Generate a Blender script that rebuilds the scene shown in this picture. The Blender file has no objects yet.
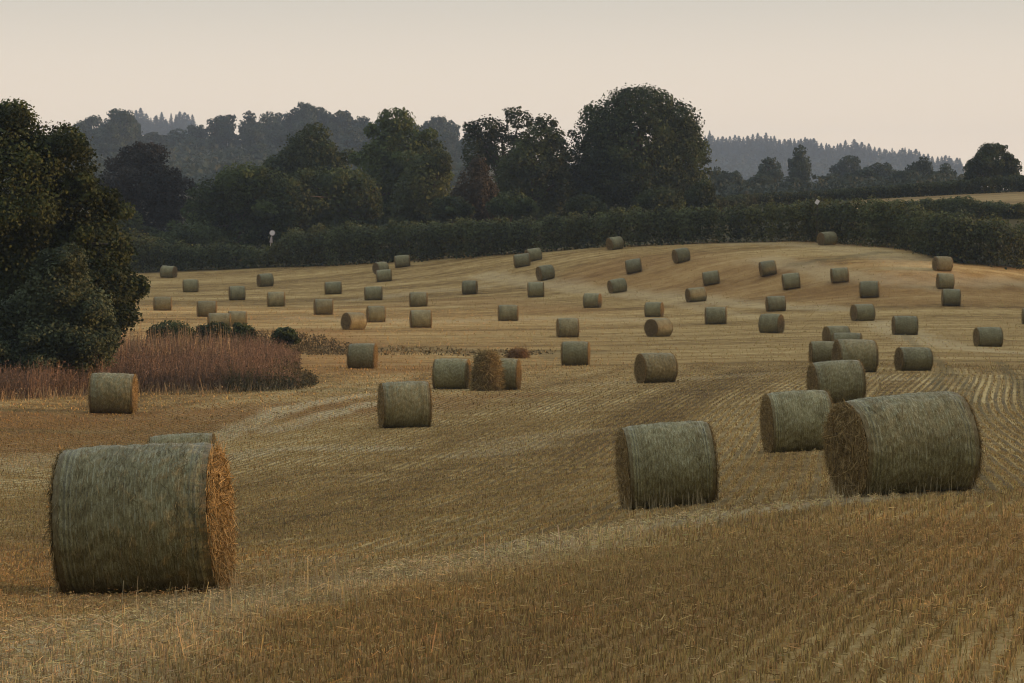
import bpy, math, random
import numpy as np
from mathutils import Matrix, Vector

SC = bpy.context.scene
COL = SC.collection
F = 2600.0           # focal length in pixels of a 1024 px wide frame
HZ = 230.0           # image row of the eye level
RND = np.random.default_rng(11)
random.seed(5)

# ------------------------------------------------------------------ helpers
def mesh_from(name, V, Fc, mats, midx=None, cols=None, uv=None, smooth=True, extra=None):
    """V (n,3); Fc list of int arrays (m,k) of quads / tris."""
    me = bpy.data.meshes.new(name)
    V = np.asarray(V, dtype=np.float32)
    if not isinstance(Fc, list):
        Fc = [Fc]
    Fc = [np.asarray(f, dtype=np.int32) for f in Fc if len(f)]
    loops = np.concatenate([f.ravel() for f in Fc])
    tot = np.concatenate([np.full(len(f), f.shape[1], np.int32) for f in Fc])
    start = np.concatenate([[0], np.cumsum(tot)[:-1]]).astype(np.int32)
    me.vertices.add(len(V)); me.vertices.foreach_set('co', V.ravel())
    me.loops.add(len(loops)); me.loops.foreach_set('vertex_index', loops)
    me.polygons.add(len(tot)); me.polygons.foreach_set('loop_start', start)
    me.polygons.foreach_set('loop_total', tot)
    me.polygons.foreach_set('use_smooth', np.full(len(tot), smooth, bool))
    if midx is not None:
        me.polygons.foreach_set('material_index', np.asarray(midx, np.int32))
    for m in (mats if isinstance(mats, (list, tuple)) else [mats]):
        me.materials.append(m)
    if cols is not None:
        a = me.attributes.new('tint', 'FLOAT_COLOR', 'POINT')
        c = np.ones((len(V), 4), np.float32); c[:, :3] = cols
        a.data.foreach_set('color', c.ravel())
    if uv is not None:
        l = me.uv_layers.new(name='UVMap')
        l.data.foreach_set('uv', np.asarray(uv, np.float32)[loops].ravel())
    for k, v in (extra or {}).items():
        a = me.attributes.new(k, 'FLOAT', 'POINT')
        a.data.foreach_set('value', np.asarray(v, np.float32))
    me.update(calc_edges=True)
    return me

def link(name, me, parent=None):
    o = bpy.data.objects.new(name, me); COL.objects.link(o)
    if parent is not None: o.parent = parent
    return o

def tag(o, label=None, cat=None, group=None, kind=None):
    if label: o['label'] = label
    if cat: o['category'] = cat
    if group: o['group'] = group
    if kind: o['kind'] = kind
    return o

def empty(name, loc):
    o = bpy.data.objects.new(name, None); o.empty_display_size = .2
    COL.objects.link(o); o.location = loc
    return o

def unit(v):
    return v / np.maximum(np.linalg.norm(v, axis=-1, keepdims=True), 1e-9)

def rdir(n, rng=RND):
    return unit(rng.normal(size=(n, 3)))

def blades(P, D, W, L, rng=RND, side=None, taper=.5, bend=None):
    """thin quads rooted at P along D (unit), width W, length L"""
    n = len(P)
    W = np.broadcast_to(W, (n,))[:, None]; L = np.broadcast_to(L, (n,))[:, None]
    s = rdir(n, rng) if side is None else side
    s = unit(s - (s * D).sum(1, keepdims=True) * D)
    V = np.stack([P - s * W / 2, P + s * W / 2, P + D * L + s * W / 2 * taper, P + D * L - s * W / 2 * taper], 1)
    return V.reshape(-1, 3), np.arange(n * 4).reshape(n, 4)

def leaves(P, N, S, rng=RND):
    """leaf-spray quads (irregular kites) at P with normals N, sizes S"""
    n = len(P)
    a = rdir(n, rng); a = unit(a - (a * N).sum(1, keepdims=True) * N)
    b = np.cross(N, a)
    S = np.broadcast_to(S, (n,))[:, None]
    k = rng.uniform(.55, 1.15, (n, 4, 1))
    V = np.stack([P + a * S * k[:, 0], P + b * S * .75 * k[:, 1], P - a * S * k[:, 2], P - b * S * .75 * k[:, 3]], 1)
    V = V + N[:, None, :] * S[:, None, :] * rng.uniform(-.25, .25, (n, 4, 1))
    return V.reshape(-1, 3), np.arange(n * 4).reshape(n, 4)

def tube(path, rad, seg=8):
    path = np.asarray(path, float); k = len(path)
    V = []
    for i in range(k):
        t = path[min(i + 1, k - 1)] - path[max(i - 1, 0)]
        t = t / (np.linalg.norm(t) + 1e-9)
        u = np.cross(t, [0.3, 1, 0.1]); u /= np.linalg.norm(u) + 1e-9
        w = np.cross(t, u)
        a = np.linspace(0, 2 * math.pi, seg, endpoint=False)
        V.append(path[i] + rad[i] * (np.cos(a)[:, None] * u + np.sin(a)[:, None] * w))
    V = np.concatenate(V)
    Q = []
    for i in range(k - 1):
        for j in range(seg):
            Q.append((i * seg + j, i * seg + (j + 1) % seg, (i + 1) * seg + (j + 1) % seg, (i + 1) * seg + j))
    return V, np.array(Q)

class Acc:
    def __init__(s): s.V = []; s.F = []; s.C = []; s.n = 0
    def add(s, V, Fq, col=None):
        s.V.append(V); s.F.append(np.asarray(Fq) + s.n); s.n += len(V)
        if col is not None:
            c = np.asarray(col, float)
            if c.ndim == 1: c = np.broadcast_to(c, (len(V), 3))
            elif len(c) * 4 == len(V): c = np.repeat(c, 4, 0)
            s.C.append(c)
    def mesh(s, name, mats, smooth=False):
        return mesh_from(name, np.concatenate(s.V), s.F, mats, cols=np.concatenate(s.C) if s.C else None, smooth=smooth)

# ------------------------------------------------------------------ bales as measured: x0,x1,ytop,ybase,end-ellipse width (- left, + right), label
BALES = [
 (159.5,177.2,265,277.5,5,"leftmost far bale against the dark hedge, right of the big oak"),
 (183.4,198,278.8,292,0,"small bale just below and right of the leftmost bale at the hedge"),
 (229,245.3,285.3,300,-1,"small bale left of the two under the road sign, above the bramble-hidden pair"),
 (256.7,274,272.8,286.4,-4,"small bale directly below the round road sign, its left end showing"),
 (267.8,284.5,291,306.4,0,"small bale just beneath the bale that stands under the road sign"),
 (154,171,296,310.3,0,"small bale closest to the right edge of the big oak"),
 (197.5,216,300,316.5,0,"small bale just above and left of the pair sunk behind brambles"),
 (208.4,230,312,329,0,"left bale of the touching pair half hidden behind brambles"),
 (228,246.5,310,326.5,-1,"right bale of the touching pair half hidden behind brambles"),
 (395.6,410,254,266.3,0,"far bale near the foot of the hedge, above an overlapping pair"),
 (372.5,389.5,261.4,273.5,-7,"rear bale of the overlapping far pair, its left end showing"),
 (377,391.6,269,281.4,0,"front bale of the overlapping far pair left of centre"),
 (325.3,341.3,281,294,0,"small far bale left of the one under the overlapping pair"),
 (365,382,285.8,300,0,"small square-on bale directly below the overlapping far pair"),
 (410,427,291.3,306.4,0,"upper of two bales one above the other, right of a close pair"),
 (314,333,298,314.5,-1,"small bale left of and above the turned bale beside the brambles"),
 (340.5,367,311.3,329.5,-10.5,"turned bale with dark round end near the brambles, left of a close pair"),
 (366.5,385.6,305,322,-2,"right bale of a close pair, set behind the turned one near brambles"),
 (410,431.5,309.0,327.4,-1,"lower of two bales one above the other, right of a close pair"),
 (525,543,246.4,259.4,-5,"rear bale of the two overlapping just under the hedge at centre"),
 (515,530.3,252.3,265.6,0,"front bale of the two overlapping just under the hedge at centre"),
 (537,555,265,280,-6,"left-turned bale just below the overlapping pair under the central hedge"),
 (462,478,280,294,2,"lone small bale midway between the central hedge pair and two stacked-looking bales"),
 (528.3,543.8,281.3,297,0,"small square-on bale directly beneath the left-turned bale at centre"),
 (583,602,292.3,307.5,3.5,"small bale with brownish right end in the middle of the slope"),
 (498.6,517.8,304,320.6,0,"square-on bale alone at mid slope, above the bale with heaped straw"),
 (608,628,278.6,292.7,-5,"bale tilted up to the right in the middle of the slope"),
 (644.4,664,301,316.6,3.5,"bale standing directly behind a turned bale with dark round end"),
 (644,673,317,336.4,-14,"turned bale with dark round end at slope foot, another directly behind it"),
 (556.4,579,317,337,-2,"rear bale of two almost touching, just above the grassy hollow"),
 (561.5,589.7,340,365,1.5,"front bale of two almost touching, with a thin orange right edge"),
 (634,678,351,382.3,-12,"big left-turned bale alone in the middle of the field"),
 (606.4,624.5,235,248.4,-7,"far bale against the hedge, below the large round oak"),
 (672.5,691.3,245.3,259.7,-6,"far bale on the crest, right of the one below the round oak"),
 (627,642,257.5,271.6,0,"small square-on bale below and between the two crest bales"),
 (704,719.7,271.6,285.6,0,"small square-on bale just above a long left-turned bale"),
 (685.3,707,287,301.6,-5,"long left-turned bale just below a smaller square-on one"),
 (705.6,726,306,324,0,"square-on bale at the slope foot, below the long left-turned one"),
 (817,837.8,230.8,244.8,-8,"bale on the hilltop against the hedge, turned to the left"),
 (760,777.5,257.5,272.7,-3,"small bale left of and below the hilltop one"),
 (831,849.4,267,282,-2,"small bale directly below the hilltop one"),
 (783,800.6,274,290,-1,"small bale between and lower than the two beneath the hilltop one"),
 (860.3,878.8,280.8,297.7,0,"bale leaning slightly, to the lower right of the one beneath the hilltop"),
 (765.8,786,295,311,-2,"upper of two bales one above the other, left of the bale cluster"),
 (850,875.5,303,320.6,-7,"bale showing its round left end, alone just above the bale cluster"),
 (758.3,784.7,312.7,332.5,7,"lower of two bales one above the other, brown right end showing"),
 (932,953,254,269.2,-6,"top bale of three in a column beside the right-hand hedge"),
 (936,954,272.8,288.8,-3,"middle bale of three in a column beside the right-hand hedge"),
 (941.8,960.4,288,305.6,-1,"lowest bale of three in a column beside the right-hand hedge"),
 (891.8,918,315,334.5,-3,"square-on bale up and right of the cluster, straw at its foot"),
 (973,1003,326,346.2,-6,"farthest right bale in full view, alone beside a curving wheel track"),
 (1022.5,1043,307,324,0,"bale cut off by the right edge of the photo"),
 (822,851,324.6,345.5,-8,"rearmost bale of the right-hand cluster, its round left end showing"),
 (832,862,331.7,353,0,"bale almost hidden behind the big one in the right-hand cluster"),
 (809,838,340,362.3,-3,"left bale of the right-hand cluster, partly hidden by the big one"),
 (831.7,878.4,337.3,372,-9,"big bale in the middle of the right-hand cluster, dark right edge"),
 (892,935,345.7,370.4,-9,"bale right of the cluster with sloping top, above curving stubble rows"),
 (808,867,358.5,402,-11,"bale with ragged upper right corner, between cluster and foreground pair"),
 (761,835.5,386.6,449.6,-13,"left bale of the right foreground pair, standing behind its bigger neighbour"),
 (825.7,983,389.5,492,-44,"largest bale at right foreground with a big frayed left end"),
 (347,377.7,341.6,368,4,"bale with glowing orange right end, beyond the tip of the red weeds"),
 (432.3,471.4,357,388.4,5.5,"bale with glowing orange right end, left of the one with heaped straw"),
 (483,521.5,356.6,389,5,"bale with orange right end and loose straw heaped at its left"),
 (88.8,137,370,412.5,5,"bale with orange right edge, in front of the reddish weeds"),
 (57,239,437,592,27,"largest bale at left foreground with frayed sunlit right end"),
 (150.5,217.7,430.5,488,3,"bale peeking over the top of the big left foreground bale"),
 (618.4,719.4,418.4,505,-13,"big bale alone in the centre foreground, tall stems at its foot"),
 (377.7,431.6,379,427,-6,"bale beside a pale wheel track in the left middle field, leaning slightly"),
]
BX = np.array([b[:5] for b in BALES])

# ------------------------------------------------------------------ terrain: ln distance over the field fitted to the bales
CTRL = [(0,683,13.5),(512,683,13),(1024,683,11.5),(0,600,21.5),(1024,560,20),(512,560,25.5),(1024,500,31)]
def _feats(x, y):
    return np.stack([np.ones_like(x),y,y**2,y**3,x,x*y,x**2,x**2*y,x**3],1)
_x = np.concatenate([(BX[:,0]+BX[:,1])/2,[c[0] for c in CTRL]])
_y = np.concatenate([BX[:,3],[c[1] for c in CTRL]])
_h = BX[:,3]-BX[:,2]
_t = np.log(np.concatenate([F*1.25/_h,[c[2] for c in CTRL]]))
_w = np.concatenate([np.sqrt(_h),[10]*len(CTRL)])
_A = _feats((_x-512)/512,(_y-240)/450)
_c = np.linalg.lstsq(np.vstack([_A*_w[:,None],math.sqrt(.05)*np.eye(9)]),np.concatenate([_t*_w,np.zeros(9)]),rcond=None)[0]
def _K(x1,y1,x2,y2):
    g = lambda y: np.log(np.maximum(y,200)-190)
    return .0144*np.exp(-((x1[:,None]-x2[None])/.5)**2/2-((g(y1)[:,None]-g(y2)[None])/.45)**2/2)
_X = (_x-512)/512
_al = np.linalg.solve(_K(_X,_y,_X,_y)+np.diag(np.concatenate([(.9/_h)**2+.0016,[.0009]*len(CTRL)])),_t-_A@_c)
def lnd(x, y):
    x = np.atleast_1d(np.asarray(x,float)); y = np.atleast_1d(np.asarray(y,float))
    X = (np.clip(x,-250,1274)-512)/512
    return _feats(X,(y-240)/450)@_c+_K(X,y,_X,_y)@_al

XN = [-250,0,150,300,460,600,700,800,900,960,1024,1274]
YH = [275,274,273,266.5,256,246.5,243,241,248,264,268,290]      # row of the field's far edge
BACK = {300:[268,267,265,259,250,240,232,222,212,210,208,215],
        350:[262,262,258,250,240,230,212,203,197,194,191,190],
        400:[250,250,245,235,225,215,205,200,196,192,189,190],
        950:[185,185,182,180,185,195,200,198,196,194,192,192],
        1200:[160,160,158,158,165,180,195,198,198,198,198,200],
        1400:[150,150,148,148,155,170,190,196,198,198,198,200],
        2500:[145,145,142,150,170,185,188,190,192,196,200,205],
        3000:[138,138,135,142,160,162,158,160,168,182,205,210],
        3350:[150,150,150,155,165,170,170,170,175,190,205,210],
        3600:[175,175,175,175,180,185,185,185,190,200,205,210]}
NU, NL = 161, 420
UG = np.linspace((-250-512)/F,(1274-512)/F,NU)
LG = np.linspace(math.log(9.0),math.log(3700.0),NL)
YG = np.zeros((NL,NU))
ys = np.arange(236,684,1.0)
for j,u in enumerate(UG):
    x = 512+F*u
    yh = np.interp(x,XN,YH)
    yy = ys[ys>yh]
    L = lnd(np.full_like(yy,x),yy)
    l = L[::-1]; v = yy[::-1]
    ok = l>l[0]-1e-6; l = l[ok]; v = v[ok]
    l = np.concatenate([[math.log(8.0)],l]); v = np.concatenate([[683+(l[1]-math.log(8.0))*290],v])
    Lh = float(lnd([x],[yh])[0])
    nodes = [(Lh,yh)]+[(math.log(d),np.interp(x,XN,BACK[d])) for d in BACK if math.log(d)>Lh+.06]
    l = np.concatenate([l,[n[0] for n in nodes]]); v = np.concatenate([v,[n[1] for n in nodes]])
    YG[:,j] = np.interp(LG,l,v)
k = np.array([1,3,5,3,1.])/13
for _ in range(2):                                            # soften the far joints only
    P = np.pad(YG,((2,2),(0,0)),mode='edge')
    S = sum(k[i]*P[i:i+NL] for i in range(5))
    far = np.clip((LG-math.log(190))/.3,0,1)[:,None]
    YG = YG*(1-far)+S*far
SG = -(YG-HZ)/F
def zf(X, Y):
    X = np.atleast_1d(np.asarray(X,float)); Y = np.atleast_1d(np.asarray(Y,float))
    Yc = np.clip(Y,9.5,3690)
    u = np.clip(X/Yc,UG[0],UG[-1]-1e-9)
    a = (np.log(Yc)-LG[0])/(LG[1]-LG[0]); b = (u-UG[0])/(UG[1]-UG[0])
    i = np.clip(a.astype(int),0,NL-2); j = np.clip(b.astype(int),0,NU-2)
    a -= i; b -= j
    s = SG[i,j]*(1-a)*(1-b)+SG[i+1,j]*a*(1-b)+SG[i,j+1]*(1-a)*b+SG[i+1,j+1]*a*b
    z = s*Yc
    xs = np.maximum(28,.235*Yc); q = np.clip((X-xs)/42,0,1); q = q*q*(3-2*q)  # unseen ridge added beyond the right edge to shade the field's right half
    a0 = (np.log(Yc)-LG[0])/(LG[1]-LG[0]); b0 = (0.0-UG[0])/(UG[1]-UG[0]); i0 = np.clip(a0.astype(int),0,NL-2); a0 = a0-i0; j0 = int(b0); b0 -= j0
    z0 = Yc*((SG[i0,j0]*(1-a0)+SG[i0+1,j0]*a0)*(1-b0)+(SG[i0,j0+1]*(1-a0)+SG[i0+1,j0+1]*a0)*b0)
    z = z+q*np.maximum(z0+np.interp(Yc,[0,24,30,50,80,105,125,150,200,240,290],[5.4,5.4,6.5,6.6,6.1,5.5,5.2,6.0,6.6,5.0,-9.])-z,0)
    # tiny natural unevenness
    z = z+.02*np.sin(X*1.7+np.sin(Y*.9)*1.3)*np.cos(Y*1.1+.7)*np.clip(60/np.maximum(Yc,1),0,1)
    return z
def gp(x, y):
    """ground point (X, Y) of the field seen at pixel x, y"""
    d = np.exp(lnd(x,y)); return (np.atleast_1d(x)-512)/F*d, d
def at(x, d):
    X = (x-512)/F*d
    return float(X), float(d), float(zf([X],[d])[0])
def pix(X, Y):
    return 512+F*X/Y, HZ-F*zf(X,Y)/Y

# ------------------------------------------------------------------ materials
def nm(name):
    m = bpy.data.materials.new(name); m.use_nodes = True
    nt = m.node_tree; b = nt.nodes['Principled BSDF']
    b.inputs['Specular IOR Level'].default_value = .15
    b.inputs['Roughness'].default_value = .8
    return m, nt, b
def node(nt, t, **kw):
    n = nt.nodes.new(t)
    for k_, v in kw.items(): setattr(n,k_,v)
    return n
def math_n(nt, op, a, b=None):
    n = node(nt,'ShaderNodeMath',operation=op)
    for i,v in enumerate((a,b)):
        if v is None: continue
        if isinstance(v,(int,float)): n.inputs[i].default_value = v
        else: nt.links.new(v,n.inputs[i])
    return n.outputs[0]
def mixc(nt, fac, a, b, blend='MIX'):
    n = node(nt,'ShaderNodeMix',data_type='RGBA',blend_type=blend)
    for s,v in ((n.inputs['Factor'],fac),(n.inputs['A'],a),(n.inputs['B'],b)):
        if isinstance(v,(int,float)): s.default_value = v
        elif isinstance(v,tuple): s.default_value = (*v,1)
        else: nt.links.new(v,s)
    return n.outputs['Result']
def noise(nt, vec, scale, detail=4, rough=.6):
    n = node(nt,'ShaderNodeTexNoise'); n.inputs['Scale'].default_value = scale
    n.inputs['Detail'].default_value = detail; n.inputs['Roughness'].default_value = rough
    if vec is not None: nt.links.new(vec,n.inputs['Vector'])
    return n.outputs['Fac']
def ramp(nt, fac, stops):
    n = node(nt,'ShaderNodeValToRGB'); cr = n.color_ramp
    while len(cr.elements)<len(stops): cr.elements.new(.5)
    for e,(p,c) in zip(cr.elements,stops):
        e.position = p; e.color = (c,c,c,1) if isinstance(c,(int,float)) else (*c,1)
    nt.links.new(fac,n.inputs['Fac']); return n.outputs['Color']
def attr(nt, name):
    return node(nt,'ShaderNodeAttribute',attribute_name=name)
def comb(nt, x, y, z=0.0):
    n = node(nt,'ShaderNodeCombineXYZ')
    for i,v in enumerate((x,y,z)):
        if isinstance(v,(int,float)): n.inputs[i].default_value = v
        else: nt.links.new(v,n.inputs[i])
    return n.outputs[0]

def mat_tint(name, rough=.8, transl=0.0, gain=(1,1,1), vary=0.0):
    m, nt, b = nm(name)
    c = attr(nt,'tint').outputs['Color']
    c = mixc(nt,1.0,c,gain,'MULTIPLY')
    if vary:
        oi = node(nt,'ShaderNodeObjectInfo')
        r = math_n(nt,'MULTIPLY_ADD',oi.outputs['Random'],vary); nt.nodes[-1].inputs[2].default_value = 1-vary/2
        c = mixc(nt,1.0,c,comb(nt,r,r,r),'MULTIPLY')
    nt.links.new(c,b.inputs['Base Color']); b.inputs['Roughness'].default_value = rough
    if transl:
        t = node(nt,'ShaderNodeBsdfTranslucent'); nt.links.new(c,t.inputs['Color'])
        mx = node(nt,'ShaderNodeMixShader'); mx.inputs[0].default_value = transl
        nt.links.new(b.outputs[0],mx.inputs[1]); nt.links.new(t.outputs[0],mx.inputs[2])
        nt.links.new(mx.outputs[0],nt.nodes['Material Output'].inputs['Surface'])
    return m
M_leaf = mat_tint('leaf',.65,.25,vary=.25)
M_straw = mat_tint('loose_straw',.6,.15,vary=.2)
M_stub = mat_tint('stubble_straw',.65,.15)
M_weed = mat_tint('dry_weed',.8,.15)

def mat_bark():
    m, nt, b = nm('bark')
    tc = node(nt,'ShaderNodeTexCoord').outputs['Object']
    c = ramp(nt,noise(nt,tc,3.5,6,.7),[(.3,(.035,.028,.022)),(.7,(.10,.085,.065))])
    nt.links.new(c,b.inputs['Base Color']); return m
M_bark = mat_bark()

def mat_wrap():
    m, nt, b = nm('net_wrap')
    uv = node(nt,'ShaderNodeTexCoord').outputs['UV']
    sep = node(nt,'ShaderNodeSeparateXYZ'); nt.links.new(uv,sep.inputs[0])
    u, v = sep.outputs[0], sep.outputs[1]
    oi = node(nt,'ShaderNodeObjectInfo').outputs['Random']
    off = math_n(nt,'MULTIPLY',oi,37.0)
    n1 = noise(nt,comb(nt,math_n(nt,'MULTIPLY',u,150.0),math_n(nt,'MULTIPLY',v,14.0),off),1.0,4,.75)
    n2 = noise(nt,comb(nt,math_n(nt,'MULTIPLY',u,34.0),math_n(nt,'MULTIPLY',v,22.0),off),1.0,5,.7)
    n3 = noise(nt,comb(nt,math_n(nt,'MULTIPLY',u,3.0),math_n(nt,'MULTIPLY',v,1.6),off),1.0,3,.5)
    n4 = noise(nt,comb(nt,math_n(nt,'MULTIPLY',u,60.0),math_n(nt,'MULTIPLY',v,60.0),off),1.0,3,.8)
    f = math_n(nt,'ADD',math_n(nt,'MULTIPLY',n1,.55),math_n(nt,'MULTIPLY',n2,.22))
    f = math_n(nt,'ADD',f,math_n(nt,'MULTIPLY',n4,.3))
    f = math_n(nt,'SUBTRACT',math_n(nt,'ADD',f,math_n(nt,'MULTIPLY',n3,.2)),.14)
    c = ramp(nt,f,[(.37,(.066,.054,.021)),(.46,(.168,.148,.064)),(.54,(.262,.240,.122)),(.65,(.44,.42,.25))])
    # pale plastic net strands running round the bale
    w = math_n(nt,'SINE',math_n(nt,'MULTIPLY',u,2*math.pi/.05))
    n5 = noise(nt,comb(nt,math_n(nt,'MULTIPLY',u,70.0),math_n(nt,'MULTIPLY',v,13.0),off),1.0,2,.5)
    net = math_n(nt,'MULTIPLY',ramp(nt,w,[(.62,0.),(.95,1.)]),ramp(nt,n5,[(.46,0.),(.58,1.)]))
    c = mixc(nt,math_n(nt,'MULTIPLY',net,.5),c,(.42,.43,.32))
    # dark doubled net edges near both ends
    au = math_n(nt,'ABSOLUTE',u)
    wob = math_n(nt,'MULTIPLY',math_n(nt,'SUBTRACT',noise(nt,comb(nt,0.,math_n(nt,'MULTIPLY',v,1.4),off),1.),.5),.05)
    au = math_n(nt,'ADD',au,wob)
    for pos,wd,amt in ((.60,.013,.62),(.555,.010,.55)):
        d = math_n(nt,'ABSOLUTE',math_n(nt,'SUBTRACT',au,pos))
        s = math_n(nt,'MULTIPLY',math_n(nt,'LESS_THAN',d,wd),amt)
        s = math_n(nt,'MULTIPLY',s,ramp(nt,math_n(nt,'ADD',math_n(nt,'MULTIPLY',n1,.5),math_n(nt,'MULTIPLY',n2,.5)),[(.40,1.),(.68,.25)]))
        c = mixc(nt,s,c,(.036,.034,.022))
    eg = math_n(nt,'MULTIPLY',math_n(nt,'GREATER_THAN',au,.65),.6)
    c = mixc(nt,eg,c,mixc(nt,n2,(.045,.030,.012),(.22,.155,.07)))
    r = math_n(nt,'ADD',math_n(nt,'MULTIPLY',oi,.42),.80)
    c = mixc(nt,1.0,c,comb(nt,r,r,r),'MULTIPLY')
    nt.links.new(c,b.inputs['Base Color'])
    b.inputs['Roughness'].default_value = .5; b.inputs['Specular IOR Level'].default_value = .3
    b.inputs['Sheen Weight'].default_value = .10; b.inputs['Sheen Roughness'].default_value = .4
    b.inputs['Sheen Tint'].default_value = (.85,.88,.85,1)
    bp = node(nt,'ShaderNodeBump'); bp.inputs['Strength'].default_value = .6; bp.inputs['Distance'].default_value = .012
    nt.links.new(f,bp.inputs['Height']); nt.links.new(bp.outputs[0],b.inputs['Normal'])
    return m
M_wrap = mat_wrap()

def mat_end():
    m, nt, b = nm('bale_end_straw')
    tc = node(nt,'ShaderNodeTexCoord').outputs['Object']
    n1 = noise(nt,tc,28,6,.75); n2 = noise(nt,tc,5,3,.5)
    f = math_n(nt,'ADD',math_n(nt,'MULTIPLY',n1,.8),math_n(nt,'MULTIPLY',n2,.25))
    c = ramp(nt,f,[(.35,(.045,.032,.015)),(.5,(.17,.12,.055)),(.68,(.36,.27,.13))])
    nt.links.new(c,b.inputs['Base Color'])
    bp = node(nt,'ShaderNodeBump'); bp.inputs['Strength'].default_value = 1; bp.inputs['Distance'].default_value = .04
    nt.links.new(f,bp.inputs['Height']); nt.links.new(bp.outputs[0],b.inputs['Normal'])
    return m
M_end = mat_end()

def mat_ground():
    m, nt, b = nm('field_soil_and_straw')
    pos = node(nt,'ShaderNodeNewGeometry').outputs['Position']
    rc = attr(nt,'rowc').outputs['Fac']; rl = attr(nt,'rowl').outputs['Fac']
    pale = attr(nt,'pale').outputs['Fac']; brown = attr(nt,'brown').outputs['Fac']
    green = attr(nt,'green').outputs['Fac']; rowa = attr(nt,'rowa').outputs['Fac']
    st = noise(nt,comb(nt,math_n(nt,'MULTIPLY',rc,1.0),math_n(nt,'MULTIPLY',rl,.07)),1.1,6,.62)
    st2 = noise(nt,comb(nt,math_n(nt,'MULTIPLY',rc,.22),math_n(nt,'MULTIPLY',rl,.012),3.3),1.0,4,.55)
    fine = noise(nt,pos,9.0,6,.75)
    med = noise(nt,pos,.9,5,.6)
    f = math_n(nt,'ADD',math_n(nt,'MULTIPLY',st,.38),math_n(nt,'MULTIPLY',st2,.55))
    f = math_n(nt,'ADD',f,math_n(nt,'MULTIPLY',fine,.5))
    f = math_n(nt,'SUBTRACT',math_n(nt,'ADD',f,math_n(nt,'MULTIPLY',med,.37)),.4)
    f = math_n(nt,'ADD',math_n(nt,'MULTIPLY',math_n(nt,'SUBTRACT',f,.5),math_n(nt,'ADD',math_n(nt,'MULTIPLY',rowa,.4),.72)),.5)
    c = ramp(nt,f,[(.34,(.085,.050,.019)),(.45,(.245,.155,.058)),(.53,(.385,.262,.107)),(.65,(.58,.43,.205))])
    c = mixc(nt,math_n(nt,'MULTIPLY',brown,.75),c,mixc(nt,fine,(.15,.072,.024),(.42,.215,.074)))
    pl = math_n(nt,'MULTIPLY',pale,ramp(nt,math_n(nt,'ADD',math_n(nt,'MULTIPLY',fine,.6),math_n(nt,'MULTIPLY',med,.45)),[(.30,.35),(.55,1.)]))
    c = mixc(nt,pl,c,mixc(nt,fine,(.34,.26,.14),(.68,.54,.32)))
    w = math_n(nt,'SINE',math_n(nt,'MULTIPLY',math_n(nt,'ADD',rc,math_n(nt,'MULTIPLY',med,.10)),2*math.pi/.24))
    w = math_n(nt,'MULTIPLY',ramp(nt,math_n(nt,'ADD',math_n(nt,'MULTIPLY',w,.5),.5),[(.25,1.),(.65,0.)]),rowa)
    c = mixc(nt,math_n(nt,'MULTIPLY',math_n(nt,'MULTIPLY',w,.8),ramp(nt,st,[(.35,.35),(.6,1.)])),c,(.05,.035,.022))
    gcol = ramp(nt,math_n(nt,'ADD',math_n(nt,'MULTIPLY',fine,.6),math_n(nt,'MULTIPLY',med,.4)),[(.3,(.040,.036,.017)),(.7,(.10,.085,.042))])
    c = mixc(nt,green,c,gcol)
    nt.links.new(c,b.inputs['Base Color']); b.inputs['Roughness'].default_value = .9
    b.inputs['Specular IOR Level'].default_value = .05
    bp = node(nt,'ShaderNodeBump'); bp.inputs['Strength'].default_value = .8; bp.inputs['Distance'].default_value = .08
    hh = math_n(nt,'SUBTRACT',math_n(nt,'ADD',math_n(nt,'MULTIPLY',fine,.6),math_n(nt,'MULTIPLY',st,.5)),math_n(nt,'MULTIPLY',w,.5))
    nt.links.new(hh,bp.inputs['Height']); nt.links.new(bp.outputs[0],b.inputs['Normal'])
    return m
M_ground = mat_ground()

# ------------------------------------------------------------------ straw swaths, wheel tracks, stubble rows on the ground
def gline(pts):
    X,Y = gp([p[0] for p in pts],[p[1] for p in pts]); return np.stack([X,Y],1)
def dist_line(X, Y, L):
    best = np.full(X.shape,1e9)
    for a,b in zip(L[:-1],L[1:]):
        d = b-a; q = d@d
        t = np.clip(((X-a[0])*d[0]+(Y-a[1])*d[1])/q,0,1)
        best = np.minimum(best,np.hypot(X-a[0]-t*d[0],Y-a[1]-t*d[1]))
    return best
# pale straw bands: (line, half width m, strength)
PALE = [([(-60,690),(0,672),(120,636),(250,601),(400,578),(520,556),(600,535),(700,518),(830,502)],.85,.95),
        ([(190,447),(240,428),(290,408),(330,400),(375,394)],.6,1.0),
        ([(270,432),(310,419),(350,408),(378,402)],.5,1.0),
        ([(225,458),(280,450),(330,447),(385,449)],.8,.8),
        ([(480,455),(520,440),(570,432)],1.0,.45),
        ([(0,470),(60,455)],.9,.5),
        ([(480,276),(540,284),(600,292),(680,298),(760,306),(850,310)],1.6,.55),
        ([(360,300),(420,292),(480,288)],1.4,.4),
        ([(560,283),(660,300),(760,318)],1.2,.35),
        ([(760,258),(840,275),(930,285),(1024,283)],1.6,.5),
        ([(300,318),(420,322),(560,318),(640,320)],2.2,.4),
        ([(880,322),(940,345),(1000,352),(1040,354)],1.5,.55),
        ([(845,372),(900,380),(945,378)],.8,.4),
        ([(590,385),(700,378),(760,374)],1.2,.3),
        ([(0,620),(90,600),(230,575),(330,560)],.6,.25),
        ([(740,242),(800,244),(860,250),(930,268)],3.0,.4)]
DARKT = [([(975,490),(960,440),(945,400),(938,380),(945,368)],.28,.6),
         ([(1060,470),(1040,420),(1020,385),(1000,362)],.28,.6),
         ([(905,335),(940,362),(965,385),(985,420)],.3,.5),
         ([(795,263),(835,258),(885,252)],.8,.6),
         ([(560,360),(540,352),(490,358)],.7,.5)]
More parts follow.
